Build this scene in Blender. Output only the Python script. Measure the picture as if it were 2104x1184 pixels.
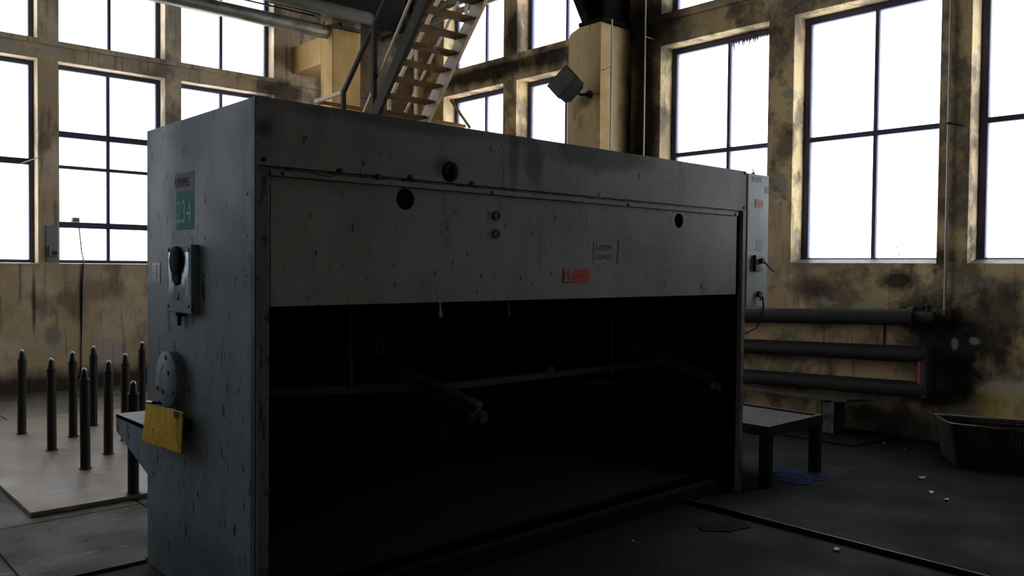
import bpy, bmesh, math, random
from mathutils import Vector, Matrix
random.seed(7)
SC = bpy.context.scene
COL = SC.collection
for o in list(bpy.data.objects): bpy.data.objects.remove(o)

# ---------------------------------------------------------------- camera
CAM = Vector((0, 0, 1.6))
RX = (0.7378, 0.0100, -0.6749); RY = (-0.6749, 0.0253, -0.7375); RZ = (0.0097, 0.9996, 0.0255)
cd = bpy.data.cameras.new('camera'); cam = bpy.data.objects.new('camera', cd); COL.objects.link(cam)
R3 = Matrix((RX, RY, RZ))
R3 = R3.to_quaternion().to_matrix()
cam.matrix_world = Matrix.Translation(CAM) @ R3.to_4x4()
cd.sensor_width = 36; cd.lens = 1707.89 / 2104 * 36; cd.clip_start = 0.05; cd.clip_end = 300
SC.camera = cam
cam_r, cam_u, cam_b = R3.col[0].copy(), R3.col[1].copy(), R3.col[2].copy()

# ---------------------------------------------------------------- sky, exposure
W = bpy.data.worlds.new('overcast_sky'); SC.world = W; W.use_nodes = True
bg = W.node_tree.nodes['Background']
bg.inputs[0].default_value = (0.93, 0.965, 1.0, 1); bg.inputs[1].default_value = 5.2
SC.view_settings.view_transform = 'Standard'; SC.view_settings.look = 'None'
SC.view_settings.gamma = 1; SC.view_settings.use_curve_mapping = False
SC.view_settings.exposure = 0.0
SC.cycles.use_denoising = True
SC.cycles.max_bounces = 8; SC.cycles.diffuse_bounces = 5; SC.cycles.transparent_max_bounces = 12
SC.cycles.sample_clamp_indirect = 8

# ---------------------------------------------------------------- materials
def lin(c):
    return tuple(((v / 255) / 12.92 if v / 255 <= 0.04045 else ((v / 255 + 0.055) / 1.055) ** 2.4) for v in c) + (1,)

def mat(name, base, rough=0.7, metal=0.0, layers=(), blobs=(), bump=0.0, bscale=40, spec=0.5, rvar=0.0):
    """layers: (colour, scale(3), lo, hi, amount, detail); blobs: (centre, radii, colour, amount, ragged)"""
    m = bpy.data.materials.new(name); m.use_nodes = True
    nt = m.node_tree; N, L = nt.nodes, nt.links
    b = N['Principled BSDF']
    b.inputs['Roughness'].default_value = rough; b.inputs['Metallic'].default_value = metal
    b.inputs['Specular IOR Level'].default_value = spec
    tc = N.new('ShaderNodeTexCoord')
    cur = None; basec = lin(base)
    def mix(fac, col):
        nonlocal cur
        mx = N.new('ShaderNodeMix'); mx.data_type = 'RGBA'
        L.new(fac, mx.inputs[0])
        if cur is None: mx.inputs[6].default_value = basec
        else: L.new(cur, mx.inputs[6])
        mx.inputs[7].default_value = lin(col); cur = mx.outputs[2]
    for i, (col, sc, lo, hi, amt, det) in enumerate(layers):
        mp = N.new('ShaderNodeMapping'); L.new(tc.outputs['Object'], mp.inputs[0])
        mp.inputs['Scale'].default_value = sc; mp.inputs['Location'].default_value = (i * 3.7, i * 1.3, i * 2.1)
        n = N.new('ShaderNodeTexNoise'); n.inputs['Scale'].default_value = 1; n.inputs['Detail'].default_value = det
        n.inputs['Roughness'].default_value = 0.62
        L.new(mp.outputs[0], n.inputs['Vector'])
        r = N.new('ShaderNodeMapRange'); r.inputs[1].default_value = lo; r.inputs[2].default_value = hi
        r.inputs[4].default_value = amt
        L.new(n.outputs[0], r.inputs[0]); mix(r.outputs[0], col)
    if blobs:
        n = N.new('ShaderNodeTexNoise'); n.inputs['Scale'].default_value = 5; n.inputs['Detail'].default_value = 8
        n.inputs['Roughness'].default_value = 0.65
        L.new(tc.outputs['Object'], n.inputs['Vector'])
        for (c, rad, col, amt, rag) in blobs:
            s = N.new('ShaderNodeVectorMath'); s.operation = 'SUBTRACT'; L.new(tc.outputs['Object'], s.inputs[0]); s.inputs[1].default_value = c
            d = N.new('ShaderNodeVectorMath'); d.operation = 'DIVIDE'; L.new(s.outputs[0], d.inputs[0]); d.inputs[1].default_value = rad
            ln = N.new('ShaderNodeVectorMath'); ln.operation = 'LENGTH'; L.new(d.outputs[0], ln.inputs[0])
            ad = N.new('ShaderNodeMath'); ad.operation = 'MULTIPLY_ADD'; L.new(n.outputs[0], ad.inputs[0]); ad.inputs[1].default_value = rag
            L.new(ln.outputs['Value'], ad.inputs[2])
            r = N.new('ShaderNodeMapRange'); r.inputs[1].default_value = 0.45 + rag * .5; r.inputs[2].default_value = 1.0 + rag * .5
            r.inputs[3].default_value = amt; r.inputs[4].default_value = 0
            L.new(ad.outputs[0], r.inputs[0]); mix(r.outputs[0], col)
    if cur is None: b.inputs['Base Color'].default_value = basec
    else: L.new(cur, b.inputs['Base Color'])
    if bump or rvar:
        n = N.new('ShaderNodeTexNoise'); n.inputs['Scale'].default_value = bscale; n.inputs['Detail'].default_value = 6
        L.new(tc.outputs['Object'], n.inputs['Vector'])
        if bump:
            bp = N.new('ShaderNodeBump'); bp.inputs['Strength'].default_value = bump; bp.inputs['Distance'].default_value = 0.01
            L.new(n.outputs[0], bp.inputs['Height']); L.new(bp.outputs[0], b.inputs['Normal'])
        if rvar:
            n2 = N.new('ShaderNodeTexNoise'); n2.inputs['Scale'].default_value = 2.2; n2.inputs['Detail'].default_value = 7
            L.new(tc.outputs['Object'], n2.inputs['Vector'])
            r = N.new('ShaderNodeMapRange'); r.inputs[1].default_value = .35; r.inputs[2].default_value = .65
            r.inputs[3].default_value = rough - rvar; r.inputs[4].default_value = rough + rvar
            L.new(n2.outputs[0], r.inputs[0]); L.new(r.outputs[0], b.inputs['Roughness'])
    return m

SOOT = (14, 13, 12)
plaster_common = [((196, 172, 134), (1.1, 1.1, 0.8), .44, .56, .8, 8), ((190, 182, 170), (2.3, 2.3, 1.9), .54, .58, .75, 10),
                  ((112, 98, 82), (1.7, 1.7, 1.0), .53, .62, .7, 10), ((84, 74, 62), (16, 16, 1.2), .57, .68, .6, 6), ((176, 168, 152), (9, 9, 9), .62, .65, .6, 8)]
M = {}
M['wall_l'] = mat('ochre_plaster', (228, 208, 176), .9, layers=plaster_common, bump=.35, bscale=22, blobs=[
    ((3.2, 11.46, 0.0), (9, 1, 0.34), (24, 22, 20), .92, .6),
    ((2.75, 11.46, .69), (.13, .4, .17), (150, 142, 128), .9, .9),
    ((3.3, 11.46, 1.25), (.35, .4, .2), (150, 128, 110), .7, 1.0),
    ((2.55, 11.46, 1.1), (.03, .4, .5), (45, 42, 38), .8, .5), ((3.08, 11.46, 1.1), (.025, .4, .6), (40, 38, 36), .9, .4),
    ((5.85, 11.46, 4.15), (.5, .6, .25), SOOT, .9, .8), ((7.2, 11.5, 4.2), (1.3, .9, 1.5), (66, 46, 26), .9, .5), ((7.3, 11.5, 5.9), (2.1, .9, 1.25), (30, 25, 20), .93, .5)])
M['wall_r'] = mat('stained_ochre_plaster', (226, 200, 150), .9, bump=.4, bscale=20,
    layers=[((182, 156, 122), (1.0, 1.0, .7), .44, .56, .8, 8), ((118, 102, 84), (1.7, 1.7, 1.4), .49, .58, .85, 10),
            ((166, 160, 146), (4.0, 4.0, 5.0), .575, .605, .75, 10), ((36, 32, 29), (1.9, 1.9, 2.1), .56, .66, .85, 10), ((60, 50, 40), (16, 16, 1.4), .58, .68, .5, 6)],
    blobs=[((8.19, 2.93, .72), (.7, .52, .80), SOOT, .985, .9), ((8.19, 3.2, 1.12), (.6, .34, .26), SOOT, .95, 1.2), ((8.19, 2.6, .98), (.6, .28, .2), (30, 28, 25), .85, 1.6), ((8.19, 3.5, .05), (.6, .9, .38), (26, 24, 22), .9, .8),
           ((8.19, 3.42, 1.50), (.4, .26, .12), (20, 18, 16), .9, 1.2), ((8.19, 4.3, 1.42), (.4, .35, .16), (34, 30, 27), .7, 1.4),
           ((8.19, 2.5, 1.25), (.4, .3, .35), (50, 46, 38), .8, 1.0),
           ((8.19, 2.72, .97), (.2, .055, .035), (150, 146, 134), .8, 2.2), ((8.19, 2.89, .93), (.2, .04, .065), (150, 146, 136), .8, 1.8), ((8.19, 2.80, .28), (.2, .2, .16), (120, 116, 108), .7, 2.6),
           ((8.19, 2.42, .56), (.3, .28, .10), (190, 184, 160), .85, 2.2), ((8.19, 2.5, .42), (.3, .26, .2), (190, 164, 70), .45, 2.4),
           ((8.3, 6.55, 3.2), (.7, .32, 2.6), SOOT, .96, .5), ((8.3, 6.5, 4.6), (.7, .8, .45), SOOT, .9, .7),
           ((8.19, 9.6, 4.5), (.25, 1.6, .17), SOOT, .93, .9), ((8.19, 8.2, 4.5), (.25, .7, .16), SOOT, .9, .9),
           ((8.19, 8.95, 5.0), (.12, .3, .45), SOOT, .85, .7)])
M['column'] = mat('yellow_column_plaster', (204, 170, 108), .9, layers=[((156, 120, 68), (1.6, 1.6, .7), .40, .62, .75, 8), ((186, 172, 140), (7, 7, 7), .66, .70, .8, 6), ((70, 54, 36), (2.4, 2.4, 1.4), .60, .74, .6, 9)],
    bump=.3, bscale=18, blobs=[((0, -.16, 5.12), (.7, .7, .22), SOOT, .85, .5), ((.1, .16, 4.0), (.6, .1, .4), (90, 70, 44), .6, .8)])
M['column_2'] = mat('tan_column_plaster', (226, 200, 152), .9, layers=[((184, 154, 108), (1.6, 1.6, .7), .40, .62, .75, 8), ((220, 210, 184), (9, 9, 6), .62, .65, .8, 7), ((120, 92, 56), (2.4, 2.4, 1.4), .58, .68, .7, 9)],
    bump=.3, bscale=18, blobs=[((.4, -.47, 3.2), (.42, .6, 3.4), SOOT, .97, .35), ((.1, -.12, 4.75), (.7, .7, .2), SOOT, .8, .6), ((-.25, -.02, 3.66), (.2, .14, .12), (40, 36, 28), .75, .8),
                               ((-.25, -.40, 3.2), (.25, .24, 5), (180, 128, 60), .6, .8)])
M['slab'] = mat('worn_concrete', (104, 98, 89), .5, spec=.35, layers=[((92, 86, 76), (1.3, 1.3, 1), .40, .62, .8, 8), ((160, 154, 142), (5, 5, 1), .60, .68, .5, 9), ((48, 44, 40), (3.1, 3.1, 1), .60, .72, .8, 9)], bump=.15, bscale=30, rvar=.12,
    blobs=[((8.2, 3.0, 0), (1.2, 1.6, .3), (30, 28, 25), .75, .7)])
M['slab_dark'] = mat('oily_shaded_concrete', (30, 29, 27), .8, spec=.1, layers=[((22, 21, 20), (1.3, 1.3, 1), .40, .62, .8, 8), ((46, 44, 41), (6, 6, 1), .60, .66, .5, 9)], bump=.15, bscale=30, rvar=.1)  # oily slabs; deep shadow tone around the machine also put into this colour
M['cover'] = mat('worn_cover_slab', (80, 77, 66), .72, spec=.2, layers=[((56, 54, 47), (2.2, 3.2, 1), .42, .58, .8, 9), ((128, 126, 116), (6, 15, 1), .60, .67, .6, 9), ((30, 28, 25), (9, 9, 1), .62, .65, .9, 8)], bump=.15, bscale=30, rvar=.12)
M['plate'] = mat('cement_covered_plate', (122, 107, 87), .5, spec=.3, layers=[((104, 94, 80), (1.7, 1.7, 1), .42, .60, .7, 8), ((176, 172, 162), (7, 16, 1), .61, .68, .7, 9), ((56, 50, 44), (6, 6, 1), .66, .72, .8, 8)], bump=.12, bscale=35, rvar=.12)
M['steel_plate'] = mat('dark_floor_steel', (27, 26, 25), .8, .0, spec=.1, layers=[((20, 19, 18), (1.7, 1.7, 1), .42, .60, .7, 8)], bump=.1, rvar=.1)  # deep shadow tone of the right foreground put into the dark base
M['joint'] = mat('joint_dirt', (24, 22, 20), .95)
M['ceiling'] = mat('sooty_ceiling', (60, 55, 50), .95)
M['rearwall'] = mat('rear_plaster', (222, 212, 194), .95, layers=[((204, 192, 170), (.8, .8, .8), .42, .62, .8, 6)])
M['frame'] = mat('flare_blue_window_steel', (58, 60, 92), .6, layers=[((76, 56, 58), (8, 8, 8), .5, .65, .7, 6)], bump=.2)  # blue lens flare and fringing put into the frame colour
M['soffit'] = M['wall_l']
M['paint'] = mat('grey_green_machine_paint', (150, 151, 149), .5, spec=.3,
    layers=[((112, 114, 112), (1.2, 1.2, 1.0), .40, .64, .8, 6), ((92, 96, 96), (3, 3, 1.0), .52, .68, .6, 8), ((74, 78, 78), (14, 14, 1.4), .60, .72, .45, 6), ((36, 36, 38), (22, 22, 9), .640, .665, .9, 5), ((28, 28, 30), (70, 70, 24), .685, .70, .9, 3)],
    bump=.05, bscale=12, rvar=.08, blobs=[
    ((2.15, 0, 2.26), (.55, .3, .12), (48, 50, 50), .8, 1.6), ((1.62, 0, 2.18), (.09, .3, .22), (50, 52, 54), .7, 1.6), ((1.46, 0, 2.2), (.05, .3, .26), (60, 62, 62), .7, 1.4), ((.8, 0, 2.28), (.9, .3, .05), (60, 62, 62), .6, 1.6), ((1.0, 0, 2.09), (.10, .2, .06), (52, 54, 54), .7, 1.4), ((.04, 0, 2.17), (.05, .2, .055), (60, 60, 58), .8, 1.3),
    ((.05, .0, 1.0), (.045, .3, 1.3), (88, 90, 90), .5, .8)])
M['paint_side'] = mat('worn_side_panel_paint', (118, 132, 146), .6, spec=.25,  # bluish veiling glare on the side put into its base colour
    layers=[((106, 120, 130), (1.2, 1.2, .8), .40, .64, .8, 6), ((84, 92, 96), (3, 2.4, .9), .50, .68, .55, 8), ((70, 76, 80), (20, 11, 1.2), .58, .72, .5, 7), ((26, 26, 28), (20, 18, 7), .618, .640, .95, 5), ((24, 24, 26), (50, 60, 22), .655, .67, .9, 3)],
    bump=.06, bscale=8, rvar=.08, blobs=[((0, .02, 1.1), (.2, .022, 1.4), (40, 40, 42), .9, 1.1), ((0, .6, .1), (.2, .9, .3), (60, 60, 58), .6, .9)])
M['buckled'] = mat('scuffed_bare_sheet', (128, 136, 140), .28, .75, layers=[((80, 88, 92), (30, 30, 20), .5, .6, .6, 6)])
M['edge'] = mat('chipped_edge_paint', (100, 104, 102), .5, layers=[((30, 30, 32), (18, 18, 9), .52, .60, .9, 6)], bump=.1)
M['cab'] = mat('light_grey_cabinet_paint', (176, 184, 182), .40, layers=[((146, 152, 152), (3, 3, 2), .42, .62, .7, 6), ((60, 60, 60), (30, 30, 20), .70, .72, .9, 4)], rvar=.05)
M['dark'] = mat('greasy_dark_steel', (30, 29, 28), .6, .2, layers=[((16, 15, 15), (5, 5, 5), .4, .6, .8, 6)])
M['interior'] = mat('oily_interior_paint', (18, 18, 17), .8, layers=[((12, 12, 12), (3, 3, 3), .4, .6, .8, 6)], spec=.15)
M['steel'] = mat('bare_worn_steel', (120, 118, 112), .42, .7, layers=[((60, 54, 48), (6, 6, 6), .45, .62, .8, 6)])
M['bar'] = mat('dusty_bar_paint', (60, 58, 54), .6, .0, layers=[((36, 34, 32), (5, 5, 5), .5, .65, .7, 6)])
M['black'] = mat('black_rubber', (14, 14, 15), .5)
M['hole'] = mat('hole_black', (8, 8, 8), .9)
M['yellow'] = mat('worn_yellow_paint', (226, 184, 20), .6, spec=.2, layers=[((160, 124, 24), (7, 7, 4), .45, .65, .8, 6), ((40, 34, 20), (14, 14, 14), .66, .70, .9, 6)], bump=.1)
M['green'] = mat('turquoise_label', (10, 140, 136), .7, spec=.1, layers=[((30, 130, 136), (14, 20, 8), .55, .7, .5, 6)])
M['pale'] = mat('pale_faded_paint', (146, 146, 152), .8, spec=.1, layers=[((130, 140, 142), (20, 20, 20), .5, .62, .8, 4)])
M['digit'] = mat('faded_white_digit', (150, 214, 206), .7, spec=.1)
M['ink'] = mat('faded_ink', (64, 62, 92), .8, spec=.05)
M['pencil'] = mat('marker_line', (60, 62, 64), .7)
M['red'] = mat('red_sticker', (190, 44, 34), .45, layers=[((150, 36, 30), (20, 20, 20), .5, .62, .6, 4)])
M['redtext'] = mat('sticker_print', (214, 100, 80), .5)
M['white'] = mat('sticker_white', (186, 166, 150), .5)
M['signred'] = mat('ring_red', (150, 40, 34), .5)
M['orange'] = mat('orange_warning_label', (222, 120, 76), .45)
M['tagdark'] = mat('metal_name_plate', (58, 62, 74), .4, .4)
M['lav'] = mat('lavender_label', (160, 160, 186), .5)
M['stair'] = mat('brown_stair_paint', (104, 74, 38), .7, .0, spec=.15, layers=[((60, 48, 30), (5, 5, 5), .45, .62, .8, 6), ((150, 134, 100), (8, 8, 8), .64, .70, .7, 6)], bump=.1)
M['rail'] = mat('lit_pale_rail_paint', (164, 144, 108), .45, .0, layers=[((104, 86, 60), (9, 9, 9), .56, .66, .8, 6)])  # pale copy of the stair colour for rails that catch more light
M['stair_dark'] = mat('dark_stair_steel', (34, 29, 22), .7, .0, spec=.15, layers=[((96, 82, 54), (7, 7, 7), .64, .70, .6, 6)])
M['duct'] = mat('galvanised_pipe', (150, 152, 142), .36, .75, layers=[((92, 86, 66), (3, 6, 6), .5, .66, .8, 6)])
M['duct_dark'] = mat('dull_pipe_paint', (82, 80, 66), .5, .1, layers=[((70, 64, 50), (3, 6, 6), .45, .66, .8, 6)])
M['girder'] = mat('sooty_girder', (27, 25, 23), .85, .0, spec=.1, layers=[((15, 14, 13), (4, 4, 4), .45, .6, .8, 6)])
M['heat'] = mat('dark_radiator_paint', (46, 44, 44), .65, .0, spec=.25, layers=[((34, 33, 33), (3, 3, 3), .45, .6, .8, 6), ((110, 110, 104), (14, 6, 14), .66, .70, .5, 6)])
M['heat_red'] = mat('red_primer_pipe', (128, 46, 38), .6, layers=[((60, 26, 22), (9, 9, 9), .5, .65, .7, 6)])
M['conduit'] = mat('grey_conduit', (176, 172, 164), .45, .3)
M['post'] = mat('blackened_post_steel', (30, 26, 25), .55, .3, layers=[((48, 34, 28), (8, 8, 3), .5, .65, .7, 6)])
M['tip'] = mat('polished_post_tip', (120, 116, 112), .3, .8)
M['table'] = mat('dark_table_frame', (18, 17, 17), .65, .0, spec=.2)
M['tabletop'] = mat('worn_sheet_top', (66, 63, 59), .75, .0, spec=.15, layers=[((46, 45, 43), (6, 6, 6), .42, .6, .8, 7)])
M['wood'] = mat('dirty_plank', (82, 78, 70), .7, layers=[((54, 50, 46), (14, 2, 14), .45, .6, .8, 7)])
M['leg'] = mat('speckled_leg_steel', (86, 84, 80), .6, .1, layers=[((20, 20, 20), (16, 16, 8), .50, .58, .9, 6)])
M['wire'] = mat('dark_wire', (20, 19, 18), .5, .2)
M['wire_side'] = mat('brown_wire', (52, 45, 31), .5, .4)  # lighter, browner wire for the left end only
M['paper'] = mat('dirty_paper', (196, 190, 186), .8, layers=[((130, 124, 120), (30, 30, 30), .5, .62, .8, 4)])
M['powder'] = mat('blue_powder', (38, 56, 98), .9, spec=.05, layers=[((26, 30, 40), (9, 9, 1), .44, .56, .95, 9), ((14, 14, 18), (30, 30, 1), .60, .62, .95, 5)])
M['powder2'] = mat('faint_blue_powder', (34, 40, 54), .9, spec=.05, layers=[((27, 27, 27), (9, 9, 1), .42, .52, .95, 9)])
M['box'] = mat('grey_switch_box', (140, 146, 146), .5)
M['rag'] = mat('cobweb_rag', (86, 82, 92), .9)
M['leaf'] = mat('weed_leaf', (30, 40, 24), .8)
M['lampbody'] = mat('dark_floodlight_housing', (13, 14, 20), .6, .0, spec=.25)

def glassmat():
    m = bpy.data.materials.new('dusty_window_glass'); m.use_nodes = True
    nt = m.node_tree; N, L = nt.nodes, nt.links; N.remove(N['Principled BSDF'])
    t = N.new('ShaderNodeBsdfTransparent'); t.inputs[0].default_value = (.97, .98, 1, 1)
    g = N.new('ShaderNodeBsdfGlossy'); g.inputs['Roughness'].default_value = .05; g.inputs[0].default_value = (.9, .9, .9, 1)
    tr = N.new('ShaderNodeBsdfTranslucent'); tr.inputs[0].default_value = (.8, .82, .85, 1)
    tc = N.new('ShaderNodeTexCoord'); n = N.new('ShaderNodeTexNoise'); n.inputs['Scale'].default_value = 3; n.inputs['Detail'].default_value = 6
    L.new(tc.outputs['Object'], n.inputs['Vector'])
    r = N.new('ShaderNodeMapRange'); r.inputs[3].default_value = .04; r.inputs[4].default_value = .22; L.new(n.outputs[0], r.inputs[0])
    a = N.new('ShaderNodeMixShader'); L.new(r.outputs[0], a.inputs[0]); L.new(t.outputs[0], a.inputs[1]); L.new(tr.outputs[0], a.inputs[2])
    c = N.new('ShaderNodeMixShader'); c.inputs[0].default_value = .05; L.new(a.outputs[0], c.inputs[1]); L.new(g.outputs[0], c.inputs[2])
    L.new(c.outputs[0], N['Material Output'].inputs[0]); return m
M['glass'] = glassmat()
M['lampglass'] = mat('floodlight_glass', (76, 94, 92), .3, 0, layers=[((48, 62, 62), (5, 5, 5), .4, .6, .8, 5)])

# ---------------------------------------------------------------- mesh builder
class MB:
    def __init__(s): s.v = []; s.f = []
    def add(s, vs, fs):
        k = len(s.v); s.v += [tuple(v) for v in vs]; s.f += [tuple(k + i for i in f) for f in fs]; return s
    def box(s, x0, x1, y0, y1, z0, z1):
        return s.obox((Vector((x0, y0, z0)), Vector((x1 - x0, 0, 0)), Vector((0, y1 - y0, 0)), Vector((0, 0, z1 - z0))))
    def obox(s, a):
        o, u, v, w = [Vector(q) for q in a]
        vs = [o, o + u, o + u + v, o + v, o + w, o + u + w, o + u + v + w, o + v + w]
        fs = [(0, 3, 2, 1), (4, 5, 6, 7), (0, 1, 5, 4), (1, 2, 6, 5), (2, 3, 7, 6), (3, 0, 4, 7)]
        if u.cross(v).dot(w) < 0: fs = [f[::-1] for f in fs]
        return s.add(vs, fs)
    def bar(s, p, q, w, h, up=(0, 0, 1)):
        p, q = Vector(p), Vector(q); d = (q - p); up = Vector(up)
        a = d.cross(up)
        if a.length < 1e-6: a = d.cross(Vector((1, 0, 0)))
        a.normalize(); b = a.cross(d).normalized()
        return s.obox((p - a * w / 2 - b * h / 2, d, a * w, b * h))
    def prism(s, poly, d):
        n = len(poly); d = Vector(d); P = [Vector(p) for p in poly]
        nr = Vector((0, 0, 0))
        for i in range(n): nr += P[i].cross(P[(i + 1) % n])
        vs = P + [p + d for p in P]
        fs = [tuple(range(n))[::-1], tuple(range(n, 2 * n))] + [(i, (i + 1) % n, n + (i + 1) % n, n + i) for i in range(n)]
        if nr.dot(d) < 0: fs = [f[::-1] for f in fs]
        return s.add(vs, fs)
    def tube(s, pts, r, n=10, cap=True):
        pts = [Vector(p) for p in pts]; m = len(pts); rs = r if isinstance(r, (list, tuple)) else [r] * m
        k = len(s.v); prev = None
        for i, p in enumerate(pts):
            if i == 0: t = pts[1] - p
            elif i == m - 1: t = p - pts[i - 1]
            else: t = (pts[i + 1] - p).normalized() + (p - pts[i - 1]).normalized()
            t.normalize()
            if prev is None:
                a = t.cross(Vector((0, 0, 1)))
                if a.length < 1e-3: a = t.cross(Vector((1, 0, 0)))
            else: a = prev - t * prev.dot(t)
            a.normalize(); prev = a; b = t.cross(a)
            sc = 1.0
            if 0 < i < m - 1: sc = 1 / max(.5, t.dot((p - pts[i - 1]).normalized()))
            for j in range(n):
                an = 2 * math.pi * j / n
                s.v.append(tuple(p + (a * math.cos(an) + b * math.sin(an)) * rs[i] * (1 if sc == 1 else (1 + (sc - 1) * .5))))
        for i in range(m - 1):
            for j in range(n):
                s.f.append((k + i * n + j, k + i * n + (j + 1) % n, k + (i + 1) * n + (j + 1) % n, k + (i + 1) * n + j))
        if cap:
            s.f.append(tuple(k + j for j in range(n))[::-1]); s.f.append(tuple(k + (m - 1) * n + j for j in range(n)))
        return s
    def ring(s, c, ax, r0, r1, h, n=24):
        """annulus of height h along ax"""
        c, ax = Vector(c), Vector(ax).normalized(); a = ax.cross(Vector((0, 0, 1)))
        if a.length < 1e-3: a = Vector((1, 0, 0))
        a.normalize(); b = ax.cross(a); k = len(s.v)
        for (r, z) in ((r0, 0), (r1, 0), (r1, h), (r0, h)):
            for j in range(n):
                t = 2 * math.pi * j / n; s.v.append(tuple(c + ax * z + (a * math.cos(t) + b * math.sin(t)) * r))
        for q in range(4):
            for j in range(n):
                A, B = k + q * n, k + ((q + 1) % 4) * n
                s.f.append((A + j, B + j, B + (j + 1) % n, A + (j + 1) % n))
        return s

def finish(me, smooth):
    bm = bmesh.new(); bm.from_mesh(me); bmesh.ops.recalc_face_normals(bm, faces=bm.faces); bm.to_mesh(me); bm.free()
    if smooth:
        for p in me.polygons: p.use_smooth = True
        me.set_sharp_from_angle(angle=math.radians(40))

def obj(name, mb, m, parent=None, bevel=0.0, smooth=False, label=None, kind=None, off=None):
    """mesh given in world coordinates; stored relative to the thing's root"""
    me = bpy.data.meshes.new(name); me.from_pydata(mb.v, [], mb.f); finish(me, smooth)
    o = bpy.data.objects.new(name, me); COL.objects.link(o)
    if m: me.materials.append(M[m] if isinstance(m, str) else m)
    r = parent
    while r is not None and r.parent is not None: r = r.parent
    if parent is not None:
        if r.location.length > 0: me.transform(Matrix.Translation(-r.location))
        o.parent = parent
    if bevel:
        b = o.modifiers.new('bevel', 'BEVEL'); b.width = bevel; b.segments = 2; b.limit_method = 'ANGLE'; b.angle_limit = math.radians(40)
    if label: o['label'] = label
    if kind: o['kind'] = kind
    return o

def tag(o, label, cat, group=None):
    o['label'] = label; o['category'] = cat
    if group: o['group'] = group
    return o

def thing(name, label, cat, loc, group=None):
    o = bpy.data.objects.new(name, None); COL.objects.link(o); o.location = loc; o.empty_display_size = .2
    return tag(o, label, cat, group)

def copy_tree(o, parent=None):
    c = o.copy(); COL.objects.link(c)
    if parent is not None: c.parent = parent
    for ch in list(o.children): copy_tree(ch, c)
    return c

def text_obj(name, body, size, origin, ux, uy, m, parent, sx=1.0, thick=.0004):
    """flat lettering: origin = lower left, ux / uy = reading direction and up"""
    cu = bpy.data.curves.new(name, 'FONT'); cu.body = body; cu.size = size; cu.extrude = thick; cu.resolution_u = 3
    t = bpy.data.objects.new(name, cu); COL.objects.link(t)
    bpy.context.view_layer.update()
    me = bpy.data.meshes.new_from_object(t.evaluated_get(bpy.context.evaluated_depsgraph_get()))
    bpy.data.objects.remove(t)
    ux, uy = Vector(ux).normalized(), Vector(uy).normalized(); n = ux.cross(uy)
    mt = Matrix((ux, uy, n)).transposed().to_4x4(); mt.translation = Vector(origin)
    me.transform(mt @ Matrix.Diagonal((sx, 1, 1, 1)))
    r = parent
    while r.parent is not None: r = r.parent
    me.transform(Matrix.Translation(-r.location))
    me.materials.clear(); me.materials.append(M[m])
    o = bpy.data.objects.new(name, me); COL.objects.link(o); o.parent = parent; return o

# ================================================================ STRUCTURE
XR, YL, XW, YW, HC = 8.19, 11.46, -9.0, -8.0, 8.6

def grid_wall(name, us, vs, holes, place, m):
    """solid wall with rectangular openings; place(u, v, d) maps to world"""
    us = sorted(set(us + [h[i] for h in holes for i in (0, 1)])); vs = sorted(set(vs + [h[i] for h in holes for i in (2, 3)]))
    nu, nv = len(us) - 1, len(vs) - 1
    def solid(i, j):
        if not (0 <= i < nu and 0 <= j < nv): return False
        cu, cv = (us[i] + us[i + 1]) / 2, (vs[j] + vs[j + 1]) / 2
        return not any(h[0] < cu < h[1] and h[2] < cv < h[3] for h in holes)
    mb = MB(); idx = {}
    def V(i, j, d):
        if (i, j, d) not in idx: idx[(i, j, d)] = len(mb.v); mb.v.append(tuple(place(us[i], vs[j], .35 * d)))
        return idx[(i, j, d)]
    for i in range(nu):
        for j in range(nv):
            if not solid(i, j): continue
            mb.f.append((V(i, j, 0), V(i + 1, j, 0), V(i + 1, j + 1, 0), V(i, j + 1, 0)))
            mb.f.append((V(i, j, 1), V(i, j + 1, 1), V(i + 1, j + 1, 1), V(i + 1, j, 1)))
            for (a, b, p, q) in ((i - 1, j, (i, j), (i, j + 1)), (i + 1, j, (i + 1, j), (i + 1, j + 1)), (i, j - 1, (i, j), (i + 1, j)), (i, j + 1, (i, j + 1), (i + 1, j + 1))):
                if not solid(a, b): mb.f.append((V(*p, 0), V(*q, 0), V(*q, 1), V(*p, 1)))
    o = obj(name, mb, m, bevel=.008, kind='structure'); return o

# openings: left wall (faces -Y) in X, right wall (faces -X) in Y
lwin = [(2.83, 4.13), (4.35, 5.70)] + [(1.30 - 1.53 * k, 2.60 - 1.53 * k) for k in range(4)]
rwin = [(3.07, 4.55), (4.85, 6.31), (7.45, 8.90), (9.19, 10.62), (1.30, 2.80)]
LS, LH, RS, RH = 1.59, 4.09, 1.67, 4.30
LU, RU, UT = 4.34, 4.68, 7.2
wl = grid_wall('wall_left', [XW, XR], [-.16, HC], [(a, b, LS, LH) for a, b in lwin] + [(a, b, LU, UT) for a, b in lwin], lambda u, v, d: (u, YL + d, v), 'wall_l')
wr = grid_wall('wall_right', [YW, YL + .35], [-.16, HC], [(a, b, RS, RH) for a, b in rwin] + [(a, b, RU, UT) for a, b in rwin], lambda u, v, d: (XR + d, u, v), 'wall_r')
obj('wall_rear', MB().box(XW - .3, XR + .35, YW - .3, YW, 0, HC), 'rearwall', kind='structure')
obj('wall_side', MB().box(XW - .3, XW, YW, YL + .35, 0, HC), 'rearwall', kind='structure')
obj('ceiling', MB().box(XW - .3, XR + .35, YW - .3, YL + .35, HC, HC + .2), 'ceiling', kind='structure')
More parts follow.
